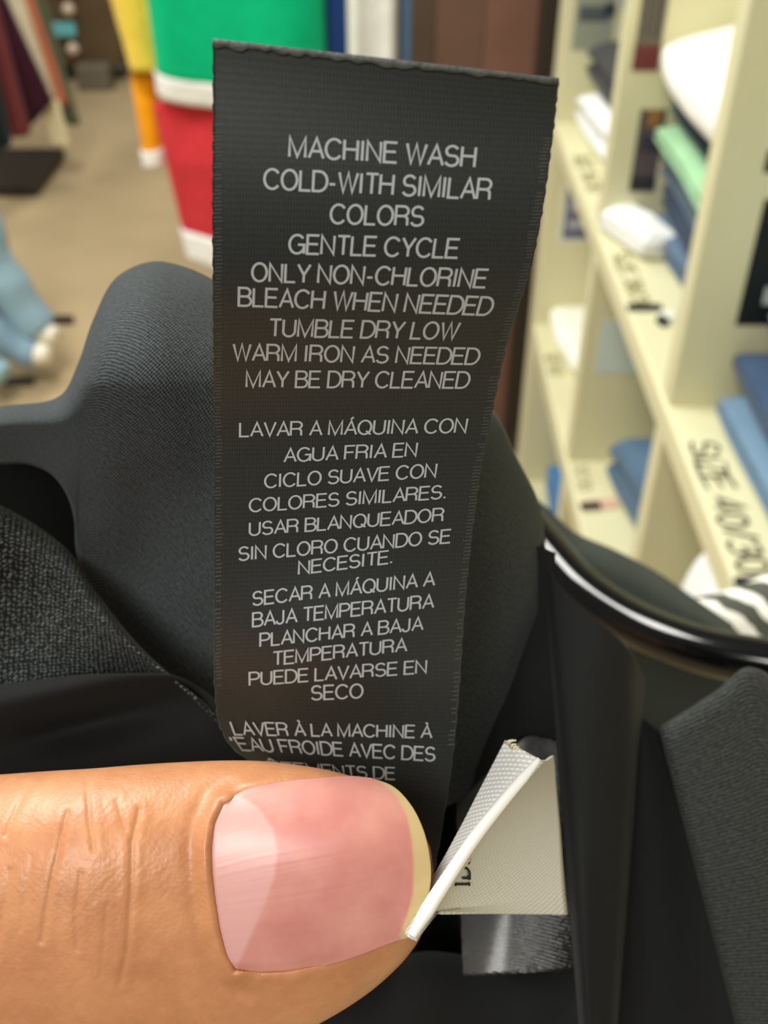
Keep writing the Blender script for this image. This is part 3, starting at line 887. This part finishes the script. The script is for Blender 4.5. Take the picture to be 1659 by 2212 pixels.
# zebra striped garment
m = bpy.data.materials.new('black_white_stripes')
m.use_nodes = True
k = NT(m)
uv = m.node_tree.nodes.new('ShaderNodeUVMap').outputs[0]
sp = m.node_tree.nodes.new('ShaderNodeSeparateXYZ')
m.node_tree.links.new(uv, sp.inputs[0])
nz = k.noise(uv, 0.10, 1)
w = k.math('SINE', k.math('MULTIPLY_ADD', nz, 3.0, k.math('MULTIPLY', k.math('SUBTRACT', sp.outputs[1], sp.outputs[0]), 2 * math.pi / 12.0)))
m.node_tree.links.new(k.mix(k.ramp(w, 0.05, 0.25), lin((74, 76, 66)), lin((238, 238, 226))), m.node_tree.nodes['Principled BSDF'].inputs['Base Color'])
m.node_tree.nodes['Principled BSDF'].inputs['Roughness'].default_value = 0.8
o = patch('striped_garment', [(1470, 1300), (1540, 1285), (1610, 1262), (1720, 1215), (1850, 1180)], [(1480, 1500), (1560, 1560), (1640, 1600), (1740, 1640), (1850, 1660)],
          lambda x, y, t, v: 0.33 + rnd(v, 0.3, 0.01), m, 40, 50, None, 0.001)
tag(o, 'black and white striped garment on the rail beyond the hanger', 'garment')

# ------------------------------------------------------------------ the black care label
LV = np.array([0, .1, .2, .3, .4, .5, .6, .7, .8, .87, .93, .97, 1.0, 1.12])
LP = np.array([(460, 90), (460, 270), (459, 440), (460, 610), (461, 760), (462, 900), (463, 1050), (463, 1210), (463, 1390), (465, 1500), (478, 1574), (508, 1619), (556, 1655), (700, 1860)], float)
RP = np.array([(1207, 175), (1193, 300), (1170, 460), (1138, 605), (1095, 745), (1062, 895), (1036, 1040), (1016, 1190), (1000, 1360), (991, 1500), (980, 1620), (968, 1715), (950, 1820), (915, 1960)], float)
DV = np.array([0, .3, .5, .7, .8, .9, 1.0, 1.12])
DD = np.array([.0792, .0872, .0985, .1065, .1105, .1150, .1180, .1215])


def label_px(u, v):
    L, R = pchip(LV, LP, v), pchip(LV, RP, v)
    return L * (1 - u[..., None]) + R * u[..., None]


def label_depth(u, v):
    d = pchip(DV, DD, v)
    curl = np.clip((v - 0.80) / 0.2, 0, 1.4) ** 1.6 * np.clip(1 - u / 0.35, 0, 1) ** 2 * 0.0022
    return d + 0.0022 * (u - 0.45) ** 2 - 0.0024 * np.exp(-((v - 0.83) / 0.10) ** 2) * np.sin(math.pi * np.clip(u, 0, 1)) + curl


cl = thing('care_label', 'long black satin care label with white washing instructions, held by the thumb', 'label', tuple(P(760, 1000, np.array(0.106))))
U, V_ = np.meshgrid(np.linspace(0, 1, 90), np.linspace(0, 1.12, 220))
Q = label_px(U, V_)
edge = np.where(np.abs(U - 0.5) > 0.499, 1.0, 0.0)
Q[..., 0] += np.sign(U - 0.5) * edge * (1.0 * np.sin(V_ * 260) + 0.7 * np.sin(V_ * 415))
sheet('satin_band', P(Q[..., 0], Q[..., 1], label_depth(U, V_)), M_satin, cl, 0.00022)
# fused cut edge along the top
U, V_ = np.meshgrid(np.linspace(0.0, 1, 160), np.linspace(0, 1, 8))
r_ = np.random.RandomState(3)
lump = pchip(np.linspace(0, 1, 60), r_.uniform(0.6, 1.3, 60), U[0])
vv = -0.0035 + 0.0095 * V_ * lump[None]
Q = label_px(U, vv.clip(-0.0035, 1)) if False else label_px(U, np.clip(vv, 0, 1)) + np.stack([0 * vv, np.minimum(vv, 0) * 1500], -1)
sheet('cut_edge', P(Q[..., 0], Q[..., 1], label_depth(U, np.clip(vv, 0, 1)) - 0.00018 - 0.00007 * np.sin(math.pi * V_) * lump[None]), M_edge, cl, 0.00015)['label'] = 'lighter fused top edge'
# selvedge stitches
for side in (0.016, 0.984):
    v, f = [], []
    r_ = np.random.RandomState(int(side * 1000))
    for i in range(170):
        vc = 0.10 + 0.83 * i / 170
        if r_.rand() < 0.12:
            continue
        uu = side + r_.uniform(-0.004, 0.004)
        hw_, hv = 0.008 + r_.uniform(0, 0.007), 0.0007
        q = [(uu - hw_, vc - hv), (uu + hw_, vc - hv - 0.0006), (uu + hw_, vc + hv - 0.0006), (uu - hw_, vc + hv)]
        qa = np.array(q)
        px = label_px(qa[:, 0], qa[:, 1])
        n0 = len(v)
        v += P(px[:, 0], px[:, 1], label_depth(qa[:, 0], qa[:, 1]) - 0.00016).tolist()
        f.append((n0, n0 + 1, n0 + 2, n0 + 3))
    mesh_obj('selvedge_stitching', v, f, mat('selvedge_thread', (74, 76, 72), 0.6, 0.3), cl, False)

LINES = [
    ('MACHINE WASH', (622, 338), (1027, 361), 48), ('COLD-WITH SIMILAR', (568, 407), (1060, 431), 47), ('COLORS', (711, 482), (915, 488), 45),
    ('GENTLE CYCLE', (622, 547), (988, 557), 44), ('ONLY NON-CHLORINE', (542, 607), (1048, 621), 42), ('BLEACH WHEN NEEDED', (513, 660), (1061, 681), 42),
    ('TUMBLE DRY LOW', (582, 726), (988, 733), 40), ('WARM IRON AS NEEDED', (502, 778), (1034, 787), 38), ('MAY BE DRY CLEANED', (530, 836), (1013, 838), 38),
    ('LAVAR A M\u00c1QUINA CON', (516, 943), (1007, 934), 34), ('AGUA FRIA EN', (612, 998), (900, 985), 33), ('CICLO SUAVE CON', (570, 1054), (942, 1030), 33),
    ('COLORES SIMILARES.', (537, 1106), (962, 1076), 32), ('USAR BLANQUEADOR', (537, 1157), (958, 1125), 32), ('SIN CLORO CUANDO SE', (515, 1211), (972, 1172), 33),
    ('NECESITE.', (643, 1241), (847, 1216), 32), ('SECAR A M\u00c1QUINA A', (545, 1308), (940, 1264), 33), ('BAJA TEMPERATURA', (544, 1354), (938, 1312), 33),
    ('PLANCHAR A BAJA', (560, 1397), (915, 1360), 32), ('TEMPERATURA', (590, 1437), (880, 1406), 32), ('PUEDE LAVARSE EN', (537, 1481), (922, 1453), 31),
    ('SECO', (672, 1512), (785, 1507), 33), ('LAVER \u00c0 LA MACHINE \u00c0', (505, 1587), (934, 1594), 31), ("'EAU FROIDE AVEC DES", (514, 1620), (940, 1644), 33),
    ('\u00caTEMENTS DE', (600, 1673), (853, 1684), 32)]
tv, tf = [], []
for body, a, b, cap in LINES:
    v, f = text_mesh(body, 0.128)
    x0, x1 = v[:, 0].min(), v[:, 0].max()
    s = (v[:, 0] - x0) / (x1 - x0)
    e = v[:, 1] / 0.70
    bx = a[0] + (b[0] - a[0]) * s
    by = a[1] + (b[1] - a[1]) * s
    # pixel on the baseline -> the label's own (u, v)
    uu, vv = np.full(len(v), 0.5), np.full(len(v), 0.5)
    vs = np.linspace(0, 1.1, 600)
    Ls, Rs = pchip(LV, LP, vs), pchip(LV, RP, vs)
    for it in range(30):
        ys = (Ls[None, :, 1] * (1 - uu[:, None]) + Rs[None, :, 1] * uu[:, None])
        vv = np.array([np.interp(by[i], ys[i], vs) for i in range(len(v))])
        Lq, Rq = pchip(LV, LP, vv), pchip(LV, RP, vv)
        uu = 0.55 * uu + 0.45 * (bx - Lq[:, 0]) / (Rq[:, 0] - Lq[:, 0])
    cap *= 0.9 if cap > 35 else 0.87
    g = (label_px(uu, vv + 0.005) - label_px(uu, vv - 0.005))[:, 1] / 0.01
    vt = vv - e * cap / g
    px = label_px(uu, vt)
    n0 = len(tv)
    tv += P(px[:, 0], px[:, 1], label_depth(uu, vt) - 0.00018 - 0.0005 * np.clip((vt - 0.8) / 0.1, 0, 1) * np.clip(1 - uu / 0.35, 0, 1)).tolist()
    tf += [tuple(i + n0 for i in q) for q in f]
mesh_obj('printed_text', tv, tf, M_print, cl, False)['label'] = 'white washing instructions in three languages'

# ------------------------------------------------------------------ white size label, folded on itself
wl = thing('size_label', 'small white satin label folded over beside the thumb tip', 'label', tuple(P(1060, 1900, np.array(0.112))))
rows = []
for t in np.linspace(0, 1, 70):
    Lx = interp([(1092, 1600), (1040, 1702), (991, 1798), (940, 1890), (899, 1954), (870, 2014)], np.array([t]))[0]
    Rg = interp([(1160, 1638), (1081, 1730), (1010, 1822), (955, 1905), (915, 1970), (884, 2026)], np.array([t]))[0]
    Rr = interp([(1194, 1632), (1200, 1705), (1208, 1790), (1214, 1870), (1219, 1930), (1224, 1976)], np.array([t]))[0]
    dr = 0.1075 - 0.0105 * t
    row = []
    for s in np.linspace(0, 1, 22)[:-1]:                   # left strip up to the rolled ridge
        p = Lx * (1 - s) + Rg * s
        row.append((p[0], p[1], dr + 0.0035 * (1 - s) ** 1.2))
    for w in np.linspace(0.2, 1, 10):                      # the ridge itself, a thick rolled fold
        row.append((Rg[0] + 13 * math.sin(w * 2.0), Rg[1] + 6 * math.sin(w * 2.0), dr - 0.0004 * math.sin(w * math.pi) + 0.0016 * w ** 2))
    e = np.array(row[-1])
    Bx = np.array([e[0], e[1]])
    if t > 0.86:
        pass
    # right face: falls back towards the strap; its bottom edge stops at y = 1976
    for s in np.linspace(0, 1, 34)[1:]:
        yb = min(e[1], 1972.0)
        p0 = np.array([e[0] + (8 if e[1] <= 1972 else 8 + (e[1] - 1972) * 0.55), yb])
        p = p0 * (1 - s) + Rr * s
        row.append((p[0], p[1], e[2] + 0.002 + (0.124 + 0.004 * s - e[2] - 0.002) * (s ** 0.8)))
    rows.append(row)
R = np.array(rows)
sheet('satin_band', P(R[..., 0], R[..., 1], R[..., 2]), M_wsatin, wl, 0.0003)
tube('rolled_edge', interp([tuple(P(a, b, np.array(c))) for a, b, c in [(1164, 1640, .1070), (1086, 1732, .1048), (1015, 1824, .1020), (960, 1907, .0995), (920, 1970, .0978), (889, 2022, .0966)]], np.linspace(0, 1, 60)),
     np.concatenate([np.linspace(0.0003, 0.00055, 8), np.linspace(0.00055, 0.0007, 44), np.linspace(0.0007, 0.0004, 8)]), weave('white_rolled', (222, 222, 220), (250, 250, 246), 0.3, 0.2, 0.5, 0.02, (0, 0.6), 0.5, 0.4, 0.00003, mode='twill'), wl, 16)
# frayed corner
rr = np.random.RandomState(8)
for i in range(6):
    a = rr.uniform(-1, 1, 2)
    tube('frayed_thread', [tuple(P(1092 + i * 4, 1604 + i * 4, np.array(0.1095))), tuple(P(1096 + i * 4 + a[0] * 6, 1596 + i * 4 + a[1] * 4, np.array(0.1088))), tuple(P(1104 + i * 4 + a[0] * 9, 1594 + i * 5 + a[1] * 6, np.array(0.109)))],
         0.00012, mat('cream_thread', (226, 218, 188), 0.7, 0.3), wl, 6)
# its print, read from the bottom up
v, f = text_mesh('idS', 0.15)
qx = 1015 - v[:, 1] / 0.7 * 32
qy = 1914 - v[:, 0] / (v[:, 0].max()) * 72


def wl_depth(px, py):
    pts = R.reshape(-1, 3)
    right = R[:, 31:].reshape(-1, 3)
    d = (right[:, 0][None] - px[:, None]) ** 2 + (right[:, 1][None] - py[:, None]) ** 2
    return right[d.argmin(1), 2]


# serifs on the I
dd = wl_depth(qx, qy)
mesh_obj('printed_letters', P(qx, qy, dd - 0.0009), f, mat('black_print', (26, 26, 24), 0.6, 0.3), wl, False)

# second black satin label behind the white one
sl = patch('satin_label',
           [(985, 1690), (1040, 1655), (1100, 1612), (1150, 1575), (1200, 1538), (1235, 1520)],
           [(1000, 2108), (1050, 2106), (1105, 2103), (1160, 2100), (1215, 2097), (1245, 2094)],
           lambda x, y, t, v: 0.1490 - 0.0100 * v + 0.0016 * (2 * t - 0.95) ** 2, M_shiny, 60, 60, None, 0.0003)
tag(sl, 'shiny black satin label lying behind the white label', 'label')

# ------------------------------------------------------------------ the hand
XT = 938.0
TOPX = np.array([-700, -400, -150, 0, 100, 200, 300, 400, 480, 560, 640, 700, 760, 800, 840, 880, 905, 922, 933, XT])
TOPY = np.array([1700, 1690, 1682, 1673, 1666, 1660, 1652, 1646, 1643, 1644, 1652, 1662, 1677, 1692, 1714, 1748, 1780, 1815, 1850, 1900])
BOTY = np.array([2480, 2440, 2395, 2370, 2358, 2346, 2334, 2318, 2300, 2272, 2236, 2206, 2170, 2142, 2108, 2066, 2030, 1992, 1955, 1902])
MIDY = np.array([2010, 1990, 1970, 1955, 1945, 1935, 1925, 1915, 1905, 1898, 1893, 1890, 1888, 1888, 1888, 1890, 1893, 1896, 1898, 1901])
DF = np.array([.104, .100, .0975, .0968, .0962, .0960, .0966, .0972, .0974, .0972, .0971, .0972, .0976, .0981, .0988, .1000, .1014, .1030, .1048, .1085])
BK = np.array([.126, .124, .121, .1185, .1175, .117, .1165, .1165, .1165, .1168, .117, .117, .1168, .1165, .116, .1155, .115, .114, .1125, .1087])
NX = 620
q_ = np.linspace(0, 1, NX)
xs = -700 + (XT + 700) * (1 - (1 - q_) ** 1.7)
xs[-1] = XT - 0.05


def sdf(poly, px, py):
    """signed distance (px) to a closed polygon, negative inside"""
    p = np.asarray(poly, float)
    d = np.full(px.shape, 1e9)
    ins = np.zeros(px.shape, bool)
    for i in range(len(p)):
        a, b = p[i], p[(i + 1) % len(p)]
        e = b - a
        t = np.clip(((px - a[0]) * e[0] + (py - a[1]) * e[1]) / (e @ e), 0, 1)
        d = np.minimum(d, (px - a[0] - t * e[0]) ** 2 + (py - a[1] - t * e[1]) ** 2)
        c = (a[1] > py) != (b[1] > py)
        ins ^= c & (px < (b[0] - a[0]) * (py - a[1]) / (b[1] - a[1] + 1e-9) + a[0])
    return np.where(ins, -1, 1) * np.sqrt(d)


def seg_d(pl, px, py):
    d = np.full(px.shape, 1e9)
    p = np.asarray(pl, float)
    for i in range(len(p) - 1):
        a, b = p[i], p[i + 1]
        e = b - a
        t = np.clip(((px - a[0]) * e[0] + (py - a[1]) * e[1]) / (e @ e), 0, 1)
        d = np.minimum(d, (px - a[0] - t * e[0]) ** 2 + (py - a[1] - t * e[1]) ** 2)
    return np.sqrt(d)


N_TOP = [(482, 1738), (530, 1708), (600, 1692), (680, 1684), (760, 1680), (800, 1684)]
N_RIGHT = [(800, 1684), (850, 1703), (886, 1740), (912, 1790), (926, 1845), (929, 1900), (920, 1950), (905, 1990), (884, 2022)]
N_BOT = [(506, 2096), (560, 2103), (620, 2100), (700, 2085), (780, 2060), (840, 2036), (884, 2022)]
N_LEFT = [(482, 1738), (462, 1780), (455, 1830), (457, 1890), (464, 1950), (474, 2010), (488, 2062), (506, 2096)]
NAIL = N_TOP[:-1] + N_RIGHT[:-1] + N_BOT[::-1][:-1] + N_LEFT[::-1][:-1]


def skin_front(x, y):
    t, b, mi = pchip(TOPX, TOPY, x), pchip(TOPX, BOTY, x), pchip(TOPX, MIDY, x)
    df, bk = pchip(TOPX, DF, x), pchip(TOPX, BK, x)
    s = np.where(y < mi, (mi - y) / np.maximum(mi - t, 1e-3), (y - mi) / np.maximum(b - mi, 1e-3))
    s = np.clip(s, 0, 1)
    edge = df + (bk - df) * 0.5
    return df + (edge - df) * (1 - np.sqrt(np.clip(1 - s ** 2.15, 0, 1)))


NF, NB = 330, 60
rows = []
s = np.linspace(-1, 1, NF)
s = np.sign(s) * np.abs(np.sin(s * math.pi / 2)) ** 1.0
t_, b_, m_ = (pchip(TOPX, a, xs) for a in (TOPY, BOTY, MIDY))
yy = np.where(s[None] < 0, m_[:, None] + s[None] * (m_ - t_)[:, None], m_[:, None] + s[None] * (b_ - m_)[:, None])
xx = np.broadcast_to(xs[:, None], yy.shape)
D = skin_front(xx, yy)
# knuckle creases, nail bed and nail folds
CR = [([(187, 1689), (193, 1773), (202, 1833)], 1.0), ([(145, 1755), (130, 1820), (115, 1888), (100, 1960), (90, 2032)], 1.2), ([(175, 1888), (163, 1972), (166, 2050)], 0.8),
      ([(301, 1749), (285, 1821), (283, 1924), (274, 2050), (259, 2123)], 1.3), ([(253, 1731), (262, 1765), (271, 1791)], 0.7), ([(60, 1695), (30, 1760), (12, 1803)], 1.2),
      ([(20, 1880), (5, 1980), (-10, 2080)], 0.8), ([(230, 1960), (225, 2040), (215, 2110)], 0.5), ([(70, 1850), (55, 1930), (45, 2010)], 0.5)]
vis = (xx > -60) & (xx < 420)
for pl, a in CR:
    d = np.where(vis, seg_d(pl, xx, yy), 1e3)
    D = D + 0.75 * a * (0.00012 * np.exp(-(d / 5.5) ** 2) - 0.00007 * np.exp(-((d - 16) / 11.0) ** 2))
sd = sdf(NAIL, xx, yy)
tip = np.clip((xx - 690) / 110, 0, 1)
D = D + 0.0007 * np.clip(-sd / 10, 0, 1) - (1 - tip) * 0.00042 * np.exp(-((sd - 12) / 16.0) ** 2) * (sd > -14)
cut = seg_d(N_LEFT, xx, yy)
D = D - 0.00025 * np.exp(-((cut - 14) / 14.0) ** 2) * (sd > 0)
D = D + 0.00022 * np.exp(-((cut - 46) / 17.0) ** 2) * (sd > 0)
D = D + 0.00002 * wave_noise(xx / 40, yy / 40, 11) * (sd > 0)
D = D + 0.0010 * np.clip((xx - 750) / 70, 0, 1) * np.clip(1 - (xx - 900) / 38, 0, 1)
edgeD = D[:, -1]
edgeD0 = D[:, 0]
bk = pchip(TOPX, BK, xs)
w = np.linspace(0, 1, NB + 2)[1:-1]
yb = b_[:, None] + (t_ - b_)[:, None] * (0.5 - 0.5 * np.cos(w * math.pi))[None]
lin_e = edgeD[:, None] * (1 - w)[None] + edgeD0[:, None] * w[None]
Db = lin_e + (bk[:, None] - lin_e) * np.sin(w * math.pi)[None] ** 0.6
X = np.concatenate([xx, np.broadcast_to(xs[:, None], yb.shape)], 1)
Y = np.concatenate([yy, yb], 1)
Z = np.concatenate([D, Db], 1)
TV = P(X, Y, Z)
nthumb = TV.shape[0] * TV.shape[1]
kk = TV.shape[1]
faces = [tuple(q) for q in grid_faces(NX, kk, True)]
faces += [tuple(range((NX - 1) * kk, NX * kk)), tuple(range(kk))[::-1]]
verts = TV.reshape(-1, 3)
# index finger behind the label, rising from the same palm off to the left
fp = interp([tuple(P(a, b, np.array(c))) for a, b, c in [(-720, 2080, .150), (-300, 2060, .160), (100, 2030, .163), (450, 2000, .150), (640, 1960, .141), (740, 1930, .136)]], np.linspace(0, 1, 60))
fr = np.interp(np.linspace(0, 1, 60), [0, .3, .5, .7, .88, .95, .985, 1], [.0105, .0095, .0098, .0085, .0078, .0062, .0038, .0004])
FV = tube_pts(fp, fr, 32)
n0 = len(verts)
faces += [tuple(int(i) + n0 for i in q) for q in grid_faces(60, 32, True)]
verts = np.concatenate([verts, FV.reshape(-1, 3)])
# heel of the hand joining both, outside the frame
pp = interp([tuple(P(a, b, np.array(c))) for a, b, c in [(-560, 2080, .125), (-800, 2140, .135), (-1200, 2260, .15), (-1500, 2380, .16)]], np.linspace(0, 1, 30))
PVv = tube_pts(pp, np.interp(np.linspace(0, 1, 30), [0, .15, .5, 1], [.004, .022, .03, .03]), 32)
n0 = len(verts)
faces += [tuple(int(i) + n0 for i in q) for q in grid_faces(30, 32, True)]
faces.append(tuple(range(n0 + 29 * 32, n0 + 30 * 32)))
verts = np.concatenate([verts, PVv.reshape(-1, 3)])

ms = bpy.data.materials.new('skin')
ms.use_nodes = True
k = NT(ms)
nt = ms.node_tree
b = nt.nodes['Principled BSDF']
tc = nt.nodes.new('ShaderNodeTexCoord').outputs['Object']
n1 = k.noise(tc, 160, 4)
n2 = k.noise(tc, 700, 3)
c = k.mix(k.ramp(n1, 0.3, 0.72), lin((188, 126, 86)), lin((206, 145, 100)))
c = k.mix(k.math('MULTIPLY', k.ramp(n2, 0.45, 0.8), 0.25), c, lin((226, 168, 126)))
nt.links.new(c, b.inputs['Base Color'])
b.inputs['Subsurface Weight'].default_value = 0.22
b.inputs['Subsurface Radius'].default_value = (1.0, 0.35, 0.16)
b.inputs['Subsurface Scale'].default_value = 0.0016
b.inputs['Roughness'].default_value = 0.42
b.inputs['Specular IOR Level'].default_value = 0.5
vo = nt.nodes.new('ShaderNodeTexVoronoi')
vo.inputs['Scale'].default_value = 2300
nt.links.new(tc, vo.inputs['Vector'])
hh = k.math('ADD', k.math('MULTIPLY', vo.outputs['Distance'], 0.7), k.math('MULTIPLY', k.noise(tc, 2600, 3), 0.5))
bp = nt.nodes.new('ShaderNodeBump')
bp.inputs['Strength'].default_value = 0.5
bp.inputs['Distance'].default_value = 0.00007
nt.links.new(hh, bp.inputs['Height'])
nt.links.new(bp.outputs['Normal'], b.inputs['Normal'])

hand = mesh_obj('hand', verts, faces, ms, origin=tuple(P(-700, 2300, np.array(0.12))))
tag(hand, 'hand reaching in from the left, thumb pinching the black care label', 'hand')

# the thumb nail
nu, nv = 150, 120
tu, tvv = np.linspace(0, 1, nu), np.linspace(0, 1, nv)
T_, B_ = interp(N_TOP, tu), interp(N_BOT, tu)
L_, R_ = interp(N_LEFT, tvv), interp(N_RIGHT, tvv)
uu, vv = np.meshgrid(tu, tvv)
S = ((1 - vv)[..., None] * T_[None] + vv[..., None] * B_[None] + (1 - uu)[..., None] * L_[:, None] + uu[..., None] * R_[:, None]
     - ((1 - uu) * (1 - vv))[..., None] * T_[0] - (uu * (1 - vv))[..., None] * T_[-1] - ((1 - uu) * vv)[..., None] * B_[0] - (uu * vv)[..., None] * B_[-1])
sx, sy = S[..., 0], S[..., 1]
nd = skin_front(760 - 55 * np.log1p(np.exp((760 - sx) / 55)), sy)
nd = nd + np.clip((sx - 700) / 230, 0, 1) ** 2 * 0.0022
mid = np.abs(vv - 0.46)
nd = nd - 0.00005 + 0.00055 * np.clip(1 - uu / 0.03, 0, 1) ** 2 + 0.0005 * np.clip((mid - 0.47) / 0.06, 0, 1) * np.clip((0.62 - uu) / 0.2, 0, 1)
nd = nd + 0.000004 * np.sin(vv * 95 + 2 * np.sin(vv * 31)) + 0.000003 * np.sin(vv * 240)
nl = sheet('thumb_nail', P(sx, sy, nd), None or mat('nail_blank', (220, 150, 134)), hand, 0.0004)
nl['label'] = 'pink nail with pale half moon and cream free edge'
at = nl.data.attributes.new('half_moon', 'FLOAT', 'POINT')
LUN = [(440, 1700), (520, 1722), (560, 1748), (590, 1790), (600, 1840), (594, 1890), (575, 1945), (548, 2010), (520, 2070), (500, 2110), (440, 2110)]
at.data.foreach_set('value', np.clip(0.5 - sdf(LUN, sx, sy) / 10, 0, 1).ravel())
FREE = [(780, 1660), (820, 1692), (856, 1722), (878, 1765), (888, 1815), (892, 1870), (890, 1930), (878, 1975), (862, 2015), (880, 2060), (980, 2060), (980, 1660)]
at = nl.data.attributes.new('free_edge', 'FLOAT', 'POINT')
at.data.foreach_set('value', np.clip(0.5 - sdf(FREE, sx, sy) / 7, 0, 1).ravel())
mn = nl.data.materials[0]
k = NT(mn)
nt = mn.node_tree
b = nt.nodes['Principled BSDF']


def attr(n):
    a = nt.nodes.new('ShaderNodeAttribute')
    a.attribute_name = n
    return a.outputs['Fac']


tc = nt.nodes.new('ShaderNodeTexCoord').outputs['Object']
n1 = k.noise(tc, 190, 3)
c = k.mix(k.ramp(n1, 0.35, 0.7), lin((200, 130, 122)), lin((216, 152, 140)))
c = k.mix(attr('half_moon'), c, lin((218, 164, 158)))
c = k.mix(attr('free_edge'), c, lin((206, 182, 132)))
nt.links.new(c, b.inputs['Base Color'])
b.inputs['Roughness'].default_value = 0.36
b.inputs['Specular IOR Level'].default_value = 0.5
b.inputs['Subsurface Weight'].default_value = 0.2
b.inputs['Subsurface Radius'].default_value = (1.0, 0.35, 0.2)
b.inputs['Subsurface Scale'].default_value = 0.001
